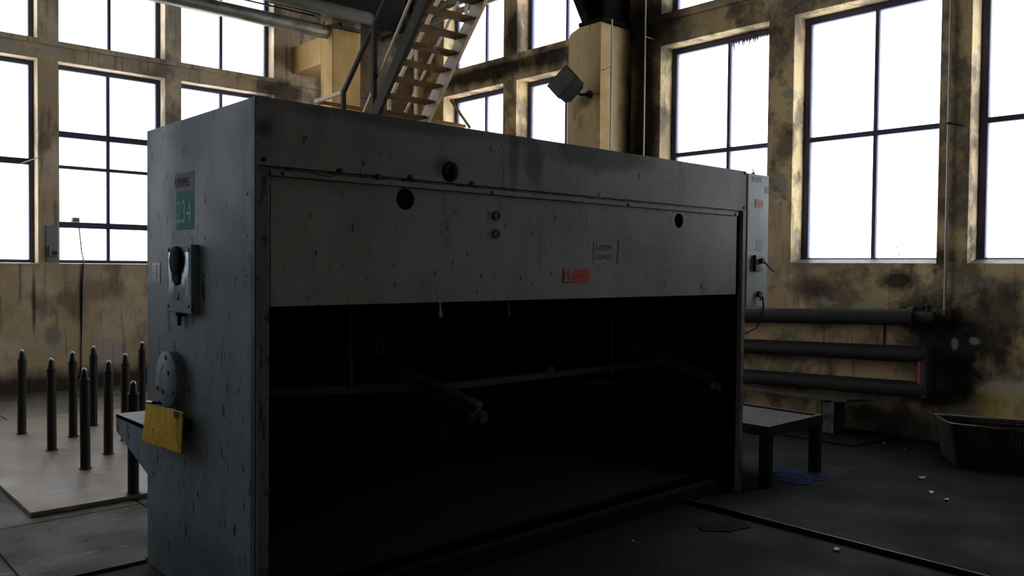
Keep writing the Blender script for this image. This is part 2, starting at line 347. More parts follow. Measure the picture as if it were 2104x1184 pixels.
# projecting mouldings on the beams and the sills
obj('trim_1', MB().box(XW, XR, YL - .03, YL - .001, 4.27, 4.335), 'wall_l', kind='structure', bevel=.006)
obj('trim_2', MB().box(XR - .04, XR - .001, YW, 6.75, 4.58, 4.675).box(XR - .04, XR - .001, 7.30, YL - .04, 4.58, 4.675), 'wall_r', kind='structure', bevel=.006)

# floor with cast slabs
fl = obj('floor', MB().box(XW, XR, YW, YL, -.15, -.03), 'joint', kind='structure')
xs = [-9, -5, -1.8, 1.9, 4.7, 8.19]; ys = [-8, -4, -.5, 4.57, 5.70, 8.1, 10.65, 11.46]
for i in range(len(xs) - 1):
    for j in range(len(ys) - 1):
        g = .006; dz = random.uniform(-.003, .0)
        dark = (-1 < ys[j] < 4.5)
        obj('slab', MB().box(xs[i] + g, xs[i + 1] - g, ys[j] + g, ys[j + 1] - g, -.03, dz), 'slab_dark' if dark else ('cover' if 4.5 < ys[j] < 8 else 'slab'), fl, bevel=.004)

# windows
wn = [0]
def window(side, a, b, z0, z1, mull, bars, sash=False):
    wn[0] += 1
    def bx(mb, u0, u1, v0, v1, d0, d1):
        if side == 'L': mb.box(u0, u1, YL + d0, YL + d1, v0, v1)
        else: mb.box(XR + d0, XR + d1, u0, u1, v0, v1)
    w = .055 if side == 'L' else .07
    d0 = .19 if side == 'L' else .235
    mb = MB(); e = .001
    bx(mb, a + e, a + w, z0 + e, z1 - e, d0, d0 + .07); bx(mb, b - w, b - e, z0 + e, z1 - e, d0, d0 + .07)
    bx(mb, a + w, b - w, z0 + e, z0 + w * .8, d0, d0 + .07); bx(mb, a + w, b - w, z1 - w, z1 - e, d0, d0 + .07)
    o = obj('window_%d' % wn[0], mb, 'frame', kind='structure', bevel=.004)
    us = [a + w] + [m for m in mull] + [b - w]; vs = [z0 + w * .8] + [q[0] for q in bars] + [z1 - w]
    for m_ in mull:
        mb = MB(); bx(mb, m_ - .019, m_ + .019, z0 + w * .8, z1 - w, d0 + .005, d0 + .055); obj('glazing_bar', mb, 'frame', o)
    for q, t in bars:
        for i in range(len(us) - 1):
            mb = MB(); l = us[i] + (.019 if i else 0); r = us[i + 1] - (.019 if i < len(us) - 2 else 0)
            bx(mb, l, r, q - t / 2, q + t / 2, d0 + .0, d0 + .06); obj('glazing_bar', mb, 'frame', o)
    for i in range(len(us) - 1):
        for j in range(len(vs) - 1):
            mb = MB(); bx(mb, us[i], us[i + 1], vs[j], vs[j + 1], d0 + .028, d0 + .031); obj('pane', mb, 'glass', o)
    return o
for k, (a, b) in enumerate(lwin):
    mid = {0: 3.467, 1: 4.986}.get(k, (a + b) / 2 + .03)
    lower = [(3.226, .075), (2.812, .04), (2.08, .075)] if k in (0, 1) else [(2.845, .075)]
    window('L', a, b, LS, LH, [mid] if k != 2 else [], lower)
    window('L', a, b, LU, UT, [mid] if k != 0 else [3.484], [(5.55, .06)])
for k, (a, b) in enumerate(rwin):
    mid = {0: 3.774, 1: 5.50, 2: 8.13, 3: 9.855}.get(k, (a + b) / 2)
    window('R', a, b, RS, RH, [mid], [(2.995, .05)])
    window('R', a, b, RU, UT, [mid], [(5.95, .05)])
# sloping cement sills
for k, (a, b) in enumerate(rwin[:2] + rwin[4:5]):
    obj('trim_%d' % (k + 3), MB().prism([(XR + .0, a + .004, RS + .001), (XR + .234, a + .004, RS + .001), (XR + .234, a + .004, RS + .045)], (0, b - a - .008, 0)), 'leg', kind='structure')

# ================================================================ THE MACHINE
XM, YM = 1.548, 3.283
mc = thing('metalworking_machine', 'large grey-green metal machine with a dark open bay and 234 on its side', 'machine', (XM, YM, 0))
XE, YB, ZT = 5.272, 4.56, 2.30
obj('side_panel', MB().box(XM, XM + .022, YM, YB, .0, ZT - .002), 'paint_side', mc, bevel=.003, label='grey side panel with bluish glare in its paint')
obj('side_panel', MB().box(XE - .04, XE - .002, YM, YB, 0, ZT - .002), 'paint', mc, bevel=.003)
obj('front_strip', MB().box(XM + .0225, XM + .068, YM + .002, YM + .03, .0, 2.012), 'edge', mc, bevel=.003)
obj('front_strip', MB().box(XE - .040, XE - .0, YM - .004, YM - .0005, .0, 2.012), 'edge', mc, bevel=.001)
obj('inner_jamb', MB().box(XM + .0225, XM + .06, YM + .031, YB - .12, 0, 2.01), 'interior', mc)
obj('inner_jamb', MB().box(5.20, XE - .0405, YM + .031, YB - .12, 0, 2.01), 'interior', mc)
obj('top_cover', MB().box(XM + .0225, XE - .0405, YM + .032, YB, ZT - .03, ZT - .003), 'paint', mc)
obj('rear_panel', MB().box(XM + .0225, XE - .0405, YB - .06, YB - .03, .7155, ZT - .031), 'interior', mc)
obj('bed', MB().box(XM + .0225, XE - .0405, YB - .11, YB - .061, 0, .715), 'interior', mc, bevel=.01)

def holed_plate(x0, x1, z0, z1, y, th, holes):
    bm = bmesh.new(); ed = []
    def loop(ps):
        vs = [bm.verts.new((p[0], y, p[1])) for p in ps]
        for i in range(len(vs)): ed.append(bm.edges.new((vs[i], vs[(i + 1) % len(vs)])))
    loop([(x0, z0), (x1, z0), (x1, z1), (x0, z1)])
    for (cx, cz, r) in holes: loop([(cx + r * math.cos(2 * math.pi * k / 28), cz + r * math.sin(2 * math.pi * k / 28)) for k in range(28)])
    bmesh.ops.triangle_fill(bm, use_beauty=True, edges=ed)
    ret = bmesh.ops.extrude_face_region(bm, geom=bm.faces[:])
    for v in [g for g in ret['geom'] if isinstance(g, bmesh.types.BMVert)]: v.co.y += th
    mb = MB(); bm.verts.index_update(); mb.v = [tuple(v.co) for v in bm.verts]; mb.f = [tuple(v.index for v in f.verts) for f in bm.faces]; bm.free()
    return mb
obj('top_fascia', holed_plate(XM + .003, XE, 2.017, ZT, YM - .002, .028, [(2.577, 2.071, .053)]), 'paint', mc)
lp = obj('lower_apron', holed_plate(1.622, 5.168, 1.421, 1.974, YM + .006, .010, [(2.313, 1.919, .052), (4.487, 1.913, .048)]), 'paint', mc)
obj('hole_backing', MB().box(2.50, 2.66, YM + .05, YM + .06, 2.02, 2.14), 'hole', mc)
obj('broken_flap', MB().prism([(2.555, YM + .01, 2.115), (2.60, YM + .01, 2.118), (2.575, YM + .03, 2.055)], (0, .003, 0)), 'edge', mc)
obj('hole_backing', MB().box(2.24, 2.39, YM + .03, YM + .04, 1.85, 1.99), 'hole', mc)
obj('hole_backing', MB().box(4.42, 4.56, YM + .03, YM + .04, 1.85, 1.98), 'hole', mc)
st = obj('ledge_strip', MB().box(1.618, 5.170, YM - .006, YM + .012, 1.976, 2.0), 'paint', mc, bevel=.002)
obj('shadow_rail', MB().box(1.618, 5.20, YM + .013, YM + .03, 1.99, 2.016), 'edge', mc)
obj('shadow_rail', MB().box(5.172, 5.23, YM + .022, YM + .03, 1.42, 2.0), 'dark', mc)
def screw(x, z, r, parent, y=YM, mname='dark'):
    obj('screw', MB().tube([(x, y, z), (x, y - .004, z), (x, y - .006, z)], [r, r, r * .6], 10), mname, parent, smooth=True)
for (x, z) in [(1.671, 1.987), (2.852, 1.987), (3.956, 1.986), (5.131, 1.986)]: screw(x, z, .010, st, YM - .005)
for (x, z) in [(1.587, 2.040), (5.25, 2.285), (5.245, 2.040)]: screw(x, z, .011, mc, YM - .001)
for (x, z) in [(1.952, 2.022), (2.153, 2.012), (2.335, 2.024), (2.72, 2.02)]:
    obj('latch_stub', MB().box(x - .011, x + .011, YM - .012, YM - .0025, z - .012, z + .012).box(x - .022, x - .006, YM - .010, YM - .0025, z - .006, z + .008), 'dark', mc, bevel=.004)
obj('loose_wire', MB().tube([(1.78, YM - .008, 2.012), (1.84, YM - .010, 1.995), (1.90, YM - .010, 1.992), (1.95, YM - .012, 2.012)], .002, 6), 'dark', mc, smooth=True)
for z in (1.868, 1.771):
    p = obj('eyelet', MB().ring((2.891, YM + .005, z), (0, -1, 0), .011, .025, .008, 20), 'black', mc, smooth=True)
    obj('eyelet_core', MB().tube([(2.891, YM + .005, z), (2.891, YM + .001, z)], .011, 14), 'conduit', p, smooth=True)
# red prohibition sticker
sk = obj('warning_sticker', MB().box(3.406, 3.616, YM + .003, YM + .0055, 1.513, 1.592), 'red', lp, label='red sticker with a no-pedestrians pictogram')
def child2(name, mb, m, **k): return obj(name, mb, m, mc, **k)
child2('sticker_pictogram', MB().box(3.411, 3.474, YM + .0005, YM + .0028, 1.519, 1.588), 'white')
child2('pictogram_ring', MB().ring((3.4425, YM + .0003, 1.5535), (0, -1, 0), .024, .029, .001, 28).bar((3.424, YM - .0005, 1.573), (3.461, YM - .0005, 1.534), .001, .006), 'signred')
child2('pictogram_figure', MB().tube([(3.4425, YM + .0001, 1.573), (3.4425, YM - .0009, 1.573)], .0045, 10).box(3.4385, 3.4465, YM - .0009, YM + .0001, 1.548, 1.567)
       .bar((3.4405, YM - .0004, 1.549), (3.437, YM - .0004, 1.532), .001, .004).bar((3.4445, YM - .0004, 1.549), (3.449, YM - .0004, 1.532), .001, .004).bar((3.4385, YM - .0004, 1.564), (3.433, YM - .0004, 1.552), .001, .003), 'black')
mb = MB(); x = 3.486
for w_ in (.030, .018, .034, .016): mb.box(x, x + w_, YM + .0015, YM + .0028, 1.567, 1.574); x += w_ + .005
child2('sticker_print', mb, 'redtext'); mb = MB(); x = 3.505
for w_ in (.020, .030, .022): mb.box(x, x + w_, YM + .0015, YM + .0028, 1.531, 1.538); x += w_ + .006
child2('sticker_print', mb, 'redtext')
# hand drawn frame with lettering
mb = MB(); q = [(3.658, 1.751), (3.884, 1.772), (3.872, 1.622), (3.658, 1.622)]
for i in range(4):
    a_, b_ = q[i], q[(i + 1) % 4]; mb.bar((a_[0], YM + .0052, a_[1]), (b_[0], YM + .0052, b_[1]), .001, .0022, up=(0, 1, 0))
for v_ in range(len(mb.v)): pass
child2('drawn_frame', mb, 'pencil')
text_obj('drawn_lettering', 'ATZUAL', .042, (3.672, YM + .0054, 1.700), (1, 0, .08), (0, 0, 1), 'pencil', mc, 1.0)
text_obj('drawn_lettering', 'COPALT', .042, (3.672, YM + .0054, 1.648), (1, 0, .02), (0, 0, 1), 'pencil', mc, 1.0)

obj('corner_seam', MB().box(XM - .0006, XM + .0045, YM - .0035, YM - .0022, .0, ZT), 'dark', mc)
# left side: stencil, number label, small plate, screws
XS = XM - .0012
obj('stencil_patch', MB().box(XS, XM - .0001, 3.925, 4.157, 1.958, 2.042), 'pale', mc)
text_obj('stencil_number', 'S 01995', .062, (XS - .0008, 4.165, 1.972), (0, -1, 0), (0, 0, 1), 'ink', mc, .92)
obj('number_label', MB().box(XS, XM - .0001, 3.925, 4.145, 1.765, 1.952), 'green', mc, label='turquoise label reading 234')
text_obj('label_digits', '234', .155, (XS - .0008, 4.139, 1.800), (0, -1, 0), (0, 0, 1), 'digit', mc, .80)
np_ = obj('name_plate', MB().box(XS - .001, XM - .0001, 4.365, 4.475, 1.497, 1.604), 'tagdark', mc)
mb = MB()
for i in range(6): mb.box(XS - .002, XS - .0011, 4.375, 4.465, 1.503 + i * .0165, 1.505 + i * .0165)
mb.box(XS - .002, XS - .0011, 4.409, 4.411, 1.503, 1.59); obj('plate_print', mb, 'pale', np_)
for (y, z) in [(3.805, 1.895), (3.805, 1.719), (3.364, 1.898), (3.364, 1.721), (3.363, 1.55), (3.81, 1.545)]:
    obj('screw', MB().tube([(XM, y, z), (XM - .002, y, z)], [.008, .007], 10), 'black', mc, smooth=True)
# dented terminal box
tb = obj('terminal_box', MB().box(1.511, XM - .001, 3.867, 4.178, 1.363, 1.690), 'paint_side', mc, bevel=.004, label='dented terminal box')
obj('dented_dial', MB().tube([(1.509, 4.03, 1.612), (1.495, 4.03, 1.612), (1.488, 4.03, 1.612)], [.072, .070, .052], 26)
    .prism([(1.509, 4.075, 1.56), (1.509, 3.985, 1.55), (1.509, 3.99, 1.51), (1.509, 4.03, 1.495), (1.509, 4.07, 1.52)], (-.012, 0, 0)), 'girder', tb, smooth=True)
# crumpled sheet metal around the dial
mb = MB(); rows = []
for i in range(9):
    for j in range(9):
        y = 3.90 + i * .031; z = 1.43 + j * .028
        e = 1 - max(abs(i - 4), abs(j - 4)) / 4
        mb.v.append((1.5105 - e * (.012 * (math.sin(i * 2.1 + j * 1.3) * .5 + .6)), y, z))
for i in range(8):
    for j in range(8): mb.f.append((i * 9 + j, (i + 1) * 9 + j, (i + 1) * 9 + j + 1, i * 9 + j + 1))
obj('buckled_cover', mb, 'buckled', tb, smooth=True)
for (y, z) in [(4.146, 1.667), (3.894, 1.665), (4.153, 1.393), (3.894, 1.399)]:
    obj('screw', MB().tube([(1.511, y, z), (1.506, y, z)], [.008, .006], 10), 'black', tb, smooth=True)
obj('cable_gland', MB().tube([(1.53, 4.06, 1.363), (1.53, 4.06, 1.345)], .020, 12).tube([(1.53, 4.06, 1.345), (1.53, 4.065, 1.300)], .010, 10), 'black', tb, smooth=True)
obj('stain_plug', MB().tube([(1.511, 4.033, 1.448), (1.507, 4.033, 1.448)], [.024, .017], 9), 'dark', tb)
# round bearing cover
cv = obj('bearing_cover', MB().tube([(XM, 4.158, 1.028), (1.502, 4.158, 1.028), (1.498, 4.158, 1.028)], [.140, .140, .134], 44), 'paint_side', mc, smooth=True, label='round bearing cover')
obj('groove_ring', MB().ring((1.4985, 4.15, 1.02), (-1, 0, 0), .082, .086, .0015, 36), 'edge', cv)
for (y, z) in [(4.151, 1.137), (4.262, .975), (4.056, .975), (4.19, .965), (4.12, 1.065)]:
    obj('bolt', MB().tube([(1.499, y, z), (1.493, y, z)], [.012, .010], 10), 'black', cv, smooth=True)
# yellow guard plate hung below it
yp = [(1.490, 4.400, .880), (1.480, 3.895, .905), (1.492, 3.943, .700), (1.488, 4.469, .678)]
yl = obj('yellow_guard_plate', MB().prism(yp, (.008, 0, 0)), 'yellow', mc, bevel=.001, label='yellow plate')
obj('plate_bracket', MB().tube([(XM, 4.33, .885), (1.475, 4.345, .895), (1.475, 4.26, .905)], .007, 8), 'steel', mc)
for ya, yb in ((4.30, 4.36), (3.95, 4.00)): obj('standoff', MB().box(1.496, XM, ya, yb, .80, .86), 'dark', mc)
obj('soot_mark', MB().prism([(1.4795, 4.00, .897), (1.4795, 3.93, .899), (1.482, 3.945, .860), (1.482, 4.00, .868)], (-.001, 0, 0)), 'black', mc)
# feed table sticking out behind
obj('feed_table', MB().box(1.60, 5.20, YB + .001, 5.243, .675, .700), 'bar', mc, bevel=.003)
obj('table_bracket', MB().prism([(1.60, 5.243, .699), (1.60, 5.244, .597), (1.60, 4.56, .39), (1.60, 4.56, .705)], (.03, 0, 0)), 'paint_side', mc)
for x in (2.7, 3.9, 5.1): obj('table_bracket', MB().prism([(x, 5.243, .674), (x, 5.244, .597), (x, 4.561, .39), (x, 4.561, .674)], (.03, 0, 0)), 'paint_side', mc)
obj('rear_lower_panel', MB().box(1.572, 5.23, YB - .029, YB, 0, .725), 'paint', mc)
# inside the bay
obj('gauge_beam', MB().box(2.85, 5.15, 3.80, 3.86, .878, .918), 'bar', mc, bevel=.004)
obj('gauge_beam', MB().bar((1.64, 4.2, .93), (2.95, 3.9, .895), .05, .045), 'bar', mc)
obj('beam_clip', MB().box(3.79, 3.85, 3.79, 3.80, .918, .955), 'bar', mc)
def arm(p0, p1, w):
    p0, p1 = Vector(p0), Vector(p1); d = (p1 - p0)
    a = obj('gauge_arm', MB().bar(p0, p1, w, .07).bar(p0 + Vector((0, 0, .036)), p1 + Vector((0, 0, .036)), w * 1.5, .008), 'bar', mc, bevel=.004)
    for k, (dx, dz, r, dy) in enumerate([(.02, -.04, .035, -.02), (-.07, -.03, .023, -.03)]):
        c = p1 + Vector((dx, dy, dz))
        rl = obj('roller', MB().tube([c, c + Vector((0, .05, 0))], r, 20), 'steel', a, smooth=True)
    obj('roller_bracket', MB().box(p1.x - .10, p1.x + .05, p1.y - .01, p1.y + .03, p1.z - .07, p1.z - .01), 'dark', a, bevel=.005)
    obj('arm_pivot', MB().box(p0.x - .04, p0.x + .04, p0.y - .03, p0.y + .05, p0.z + .04, 1.449), 'interior', a)
    return a
arm((2.78, 4.18, 1.00), (2.98, 3.52, .80), .06)
arm((4.98, 4.10, 1.02), (5.10, 3.40, .80), .05)
obj('stop_finger', MB().bar((2.45, 4.1, .80), (2.78, 3.62, .70), .02, .02).box(2.74, 2.80, 3.58, 3.63, .66, .75), 'dark', mc)
obj('stop_finger', MB().bar((4.3, 3.9, .80), (4.45, 3.8, .80), .02, .02), 'bar', mc)
obj('lift_rod', MB().tube([(2.40, 3.92, .93), (2.40, 3.92, 2.0)], .014, 10), 'bar', mc, smooth=True)
hw = obj('handwheel', MB().tube([(2.62 + .07 * math.cos(t * math.pi / 12), 4.0, 1.165 + .07 * math.sin(t * math.pi / 12)) for t in range(25)], .009, 8), 'bar', mc, smooth=True)
obj('wheel_hub', MB().tube([(2.62, 4.03, 1.165), (2.62, 3.98, 1.165)], .016, 12).bar((2.55, 4.0, 1.165), (2.69, 4.0, 1.165), .008, .008).bar((2.62, 4.0, 1.095), (2.62, 4.0, 1.235), .008, .008), 'bar', hw)
for (x, z) in [(2.553, 1.345), (3.015, 1.335)]:
    obj('hanging_wire', MB().tube([(x - .01, YM + .04, 1.50), (x, YM + .04, z + .04), (x + .004, YM + .04, z)], [.006, .006, .010], 8), 'paper' if x < 2.8 else 'bar', mc, smooth=True)
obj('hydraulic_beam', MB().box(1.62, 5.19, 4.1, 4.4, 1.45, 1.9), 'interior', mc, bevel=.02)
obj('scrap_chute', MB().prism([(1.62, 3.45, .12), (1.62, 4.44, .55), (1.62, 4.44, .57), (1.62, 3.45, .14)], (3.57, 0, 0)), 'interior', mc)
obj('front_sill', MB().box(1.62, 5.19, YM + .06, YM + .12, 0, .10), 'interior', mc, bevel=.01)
# control cabinet on the right
cb = obj('control_cabinet', MB().box(5.283, 5.566, YM - .008, 3.72, 1.325, 2.290), 'cab', mc, bevel=.005, label='lighter grey control cabinet')
yc = YM - .008
obj('warning_label', MB().box(5.381, 5.489, yc - .002, yc, 2.047, 2.112), 'orange', cb, label='orange lightning warning label')
mc2 = MB().box(5.392, 5.396, yc - .003, yc - .002, 2.05, 2.11).box(5.430, 5.434, yc - .003, yc - .002, 2.05, 2.095).box(5.381, 5.489, yc - .003, yc - .002, 2.092, 2.096).box(5.460, 5.464, yc - .003, yc - .002, 2.06, 2.092)
obj('warning_print', mc2, 'signred', mc)
obj('name_plate', MB().box(5.337, 5.463, yc - .002, yc, 2.235, 2.272), 'tagdark', cb)
obj('name_plate', MB().box(5.515, 5.560, yc - .002, yc, 2.16, 2.205), 'tagdark', cb)
obj('faded_label', MB().box(5.404, 5.480, yc - .001, yc, 1.729, 1.816), 'lav', cb)
obj('antenna_stub', MB().tube([(5.39, 3.30, 2.29), (5.39, 3.30, 2.302), (5.39, 3.30, 2.305), (5.39, 3.30, 2.335)], [.014, .014, .004, .003], 8), 'dark', cb)
obj('switch_plate', MB().box(5.375, 5.475, yc - .02, yc, 1.588, 1.700), 'box', cb, bevel=.004)
obj('switch_plate_edge', MB().box(5.368, 5.375, yc - .022, yc, 1.585, 1.703), 'black', cb)
obj('lever', MB().tube([(5.43, yc - .02, 1.66), (5.43, yc - .05, 1.66)], .020, 14).tube([(5.43, yc - .045, 1.66), (5.535, yc - .07, 1.585)], [.008, .006], 8), 'black', cb, smooth=True)
obj('cable_gland', MB().tube([(5.44, yc, 1.418), (5.44, yc - .025, 1.418)], .022, 12).box(5.43, 5.455, yc - .03, yc - .02, 1.375, 1.405), 'black', cb)
obj('cable', MB().tube([(5.455, yc - .03, 1.40), (5.47, yc - .03, 1.33), (5.46, yc - .02, 1.24), (5.40, yc - .01, 1.17), (5.30, yc + .01, 1.135), (5.275, yc + .10, 1.13)], .006, 8), 'black', mc, smooth=True)

# ================================================================ COLUMNS, PIPES, GIRDERS
c1 = thing('concrete_column', 'yellow plastered column with a short beam tying it to the left wall', 'column', (6.22, 10.46, 0))
obj('shaft', MB().box(6.0, 6.45, 10.30, 10.63, 0, 5.2), 'column', c1, bevel=.012)
mb = MB(); ns = 14
top = []
for i in range(ns + 1):
    y = 10.631 + (YL - .001 - 10.631) * i / ns; top.append((6.001, y, 4.845 + (0 if i == 0 else random.uniform(-.014, .012))))
obj('tie_beam', MB().prism([(6.001, YL - .001, 4.455), (6.001, 10.631, 4.46)] + top, (.40, 0, 0)), 'column', c1)
obj('rail_clamp', MB().box(5.97, 6.42, 10.24, 10.298, 4.90, 4.95).box(6.1, 6.3, 10.22, 10.30, 4.93, 4.99).bar((5.97, 10.28, 4.93), (5.86, 10.28, 4.90), .01, .01).box(5.84, 5.86, 10.27, 10.29, 4.85, 4.96), 'dark', c1)

c2 = thing('concrete_column', 'tan concrete column with broken shoulder carrying the floodlight and the crane girder', 'column', (7.85, 7.02, 0))
sh = [(7.6, 6.76, 0), (7.6, 7.295, 0), (7.6, 7.298, 4.46), (7.6, 7.275, 4.515), (7.6, 7.235, 4.54), (7.6, 7.18, 4.552), (7.6, 7.13, 4.575), (7.6, 6.76, 4.578)]
obj('shaft', MB().prism(sh, (.588, 0, 0)), 'column_2', c2, bevel=.008)
obj('crack', MB().box(7.5985, 7.6, 6.936, 6.944, 4.50, 4.578), 'black', c2)
g2 = obj('bearing_plate', MB().box(7.60, 8.186, 6.72, 7.13, 4.58, 4.63), 'girder', c2, bevel=.004)
obj('upper_post', MB().box(7.72, 8.186, 6.80, 6.84, 4.632, HC).box(7.72, 8.186, 7.08, 7.12, 4.632, HC).box(7.94, 7.97, 6.84, 7.08, 4.632, HC), 'girder', c2)
obj('diagonal_brace', MB().bar((7.66, 6.98, 4.64), (7.66, 7.75, 6.2), .14, .05, up=(0, 1, 0)).bar((7.66, 7.04, 4.64), (7.66, 7.81, 6.2), .02, .14, up=(0, 1, 0)), 'girder', c2)

tag(obj('overhead_pipe', MB().tube([(XW + .01, 10.45, 4.87), (5.995, 10.45, 4.87)], .095, 20), 'duct', smooth=True), 'galvanised overhead pipe ending against the yellow column', 'pipe')
tag(obj('overhead_pipe', MB().tube([(XW + .01, 9.9, 5.01), (6.35, 9.9, 5.01)], .085, 20), 'duct_dark', smooth=True), 'dull painted pipe crossing in front of the yellow column', 'pipe')
tag(obj('overhead_pipe', MB().tube([(7.62, YL - .002, 5.46), (7.62, 7.9, 5.46)], .065, 16), 'duct', smooth=True), 'bright pipe behind the stairs, upper of two', 'pipe')
tag(obj('overhead_pipe', MB().tube([(7.62, YL - .002, 5.27), (7.62, 7.9, 5.33)], .045, 16), 'duct', smooth=True), 'bright pipe behind the stairs, lower of two', 'pipe')
tag(obj('power_cable', MB().tube([(XW + .01, 10.8, 5.30), (-2, 10.8, 5.16), (6.0, 10.8, 5.17)], .012, 6), 'black', smooth=True), 'thin black cable strung above the galvanised pipe', 'cable')
cg = thing('crane_girder', 'dark riveted crane runway girder over the columns', 'girder', (6.4, 9.3, 5.3))
obj('girder_web', MB().box(5.30, 7.5, 10.70, 10.74, 5.21, 6.0).box(5.30, 7.5, 10.64, 10.80, 5.205, 5.24), 'girder', cg)

# conduits
t = tag(obj('wall_conduit', MB().tube([(8.155, 2.975, 8.0), (8.155, 2.973, 4.1), (8.15, 2.969, 1.24)], .013, 10), 'conduit', smooth=True), 'pale vertical conduit on the pier between the two right-hand windows', 'conduit')
obj('pipe_clamp', MB().ring((8.155, 2.973, 2.95), (0, 0, 1), .013, .020, .02, 14).bar((8.165, 2.96, 2.955), (8.186, 2.86, 2.93), .008, .010), 'dark', t)
obj('end_valve', MB().tube([(8.15, 2.969, 1.24), (8.15, 2.969, 1.19)], .022, 10), 'steel', t)
tag(obj('wall_conduit', MB().tube([(7.592, 6.577, 4.56), (7.592, 6.577, 0.01)], .011, 8).bar((7.592, 6.577, 4.0), (7.66, 6.80, 4.0), .01, .012), 'conduit', smooth=True), 'thin white conduit running down the floodlight column', 'conduit')
tag(obj('wall_conduit', MB().tube([(8.0, 6.40, HC - .02), (8.0, 6.40, .01)], .010, 8).bar((8.0, 6.4, 4.4), (8.188, 6.4, 4.4), .01, .01), 'conduit', smooth=True), 'dull conduit in the sooty recess right of the floodlight column', 'conduit')

# floodlight
fd = thing('floodlight', 'square dark floodlight with grey-green glass on the tan column', 'lamp', (7.6, 6.93, 3.74))
d = (cam_r * .64 - cam_u * .36 - cam_b * .68).normalized()
u = (cam_r * .84 + cam_u * .52); u = (u - d * u.dot(d)).normalized(); v = d.cross(u).normalized()
if v.dot(cam_u) < 0: v = -v
def onx(px, py, X):
    r_ = R3 @ Vector((px - 1052, 592 - py, -1707.89)); return CAM + r_ * (X / r_.x)
gc = onx(1154.5, 166.5, 7.18)
hu, hv = .170, .158
def quad(c, a, b): return [c - u * a - v * b, c + u * a - v * b, c + u * a + v * b, c - u * a + v * b]
obj('glass', MB().prism(quad(gc, hu - .012, hv - .012), d * .006), 'lampglass', fd)
obj('bezel', MB().add(quad(gc + d * .001, hu, hv) + quad(gc + d * .001, hu - .012, hv - .012) + quad(gc + d * .03, hu, hv),
    [(0, 1, 5, 4), (1, 2, 6, 5), (2, 3, 7, 6), (3, 0, 4, 7), (0, 8, 9, 1), (1, 9, 10, 2), (2, 10, 11, 3), (3, 11, 8, 0), (8, 11, 10, 9)]), 'lampbody', fd)
hs = quad(gc + d * .032, hu - .008, hv - .008) + quad(gc + d * .15, hu - .01, hv - .01) + quad(gc + d * .24, hu * .62, hv * .62)
obj('housing', MB().add(hs, [(0, 3, 2, 1), (0, 1, 5, 4), (1, 2, 6, 5), (2, 3, 7, 6), (3, 0, 4, 7), (4, 5, 9, 8), (5, 6, 10, 9), (6, 7, 11, 10), (7, 4, 8, 11), (8, 9, 10, 11)]), 'lampbody', fd, bevel=.01)
be = gc + d * .20; wp = Vector((7.598, 6.93, 3.72))
obj('mounting_arm', MB().tube([be, (be + wp) / 2 - Vector((0, 0, .03)), wp], .018, 8).tube([wp, wp - Vector((.02, 0, 0))], .05, 12), 'lampbody', fd, smooth=True)
obj('lead', MB().tube([wp - Vector((.005, .03, .01)), (7.595, 6.85, 3.71), (7.595, 6.765, 3.70)], .004, 6), 'frame', fd)

# ================================================================ STAIRS
K = .9333
def S(x, y, z): return (CAM.x + K * (x - CAM.x), CAM.y + K * (y - CAM.y), CAM.z + K * (z - CAM.z))
def LZ(y): return 3.57 + 1.16 * (9.22 - y)
def LY(z): return 9.22 - (z - 3.57) / 1.16
XA, XB = 6.0, 6.76
sb = S(XA, LY(2.85), 2.85)
stc = thing('steel_staircase', 'brown steel staircase with pale handrails and landing, rising behind the machine', 'stairs', (sb[0], sb[1], 0))
ztop = 6.4
obj('stringer', MB().bar(S(XA, LY(2.85), 2.85), S(XA, LY(ztop), ztop), .05, .15), 'stair_dark', stc)
obj('stringer', MB().bar(S(XB, LY(2.85), 2.80), S(XB, LY(ztop), ztop - .05), .05, .175), 'rail', stc)
for k in range(-3, 14):
    z = 3.62 + .187 * k; y = LY(z)
    a_, b_ = S(XA + .035, y, z), S(XB - .035, y, z)
    obj('tread', MB().box(a_[0], b_[0], a_[1] - .08, a_[1] + .10, a_[2] - .035, a_[2]), 'stair', stc, bevel=.003)
def rbar(p, q, w, m='rail', nm='handrail', h=None): return obj(nm, MB().bar(S(*p), S(*q), w, h or w), m, stc)
rbar((XA, 10.011, 3.961), (XA, 7.7, 6.33), .045, 'stair_dark')
rbar((XA, 10.011, 3.985), (XA, 10.011, 2.85), .05, 'stair_dark', 'rail_post')
rbar((XA, 9.256, 3.50), (XA, 9.256, 4.735), .055, 'stair_dark', 'rail_post')
rbar((XA, 8.13, 4.83), (XA, 8.13, 5.88), .055, 'stair_dark', 'rail_post')
rbar((XA + .05, 9.98, 3.16), (XA + .05, 7.7, 5.87), .028, 'rail', 'middle_rail')  # stronger light on this rail put into its paler colour
XC = 6.76
rbar((XC, 10.03, 3.985), (XC, 7.6, 6.42), .04, 'rail')
rbar((XC, 10.03, 4.0), (XC, 10.03, 2.85), .04, 'rail', 'rail_post')
rbar((XC, 9.38, 3.38), (XC, 9.38, 4.62), .034, 'rail', 'rail_post')
rbar((XC, 8.3, 4.6), (XC, 8.3, 5.70), .034, 'rail', 'rail_post')
rbar((XC, 9.9, 3.45), (XC, 7.6, 5.95), .026, 'rail', 'middle_rail')
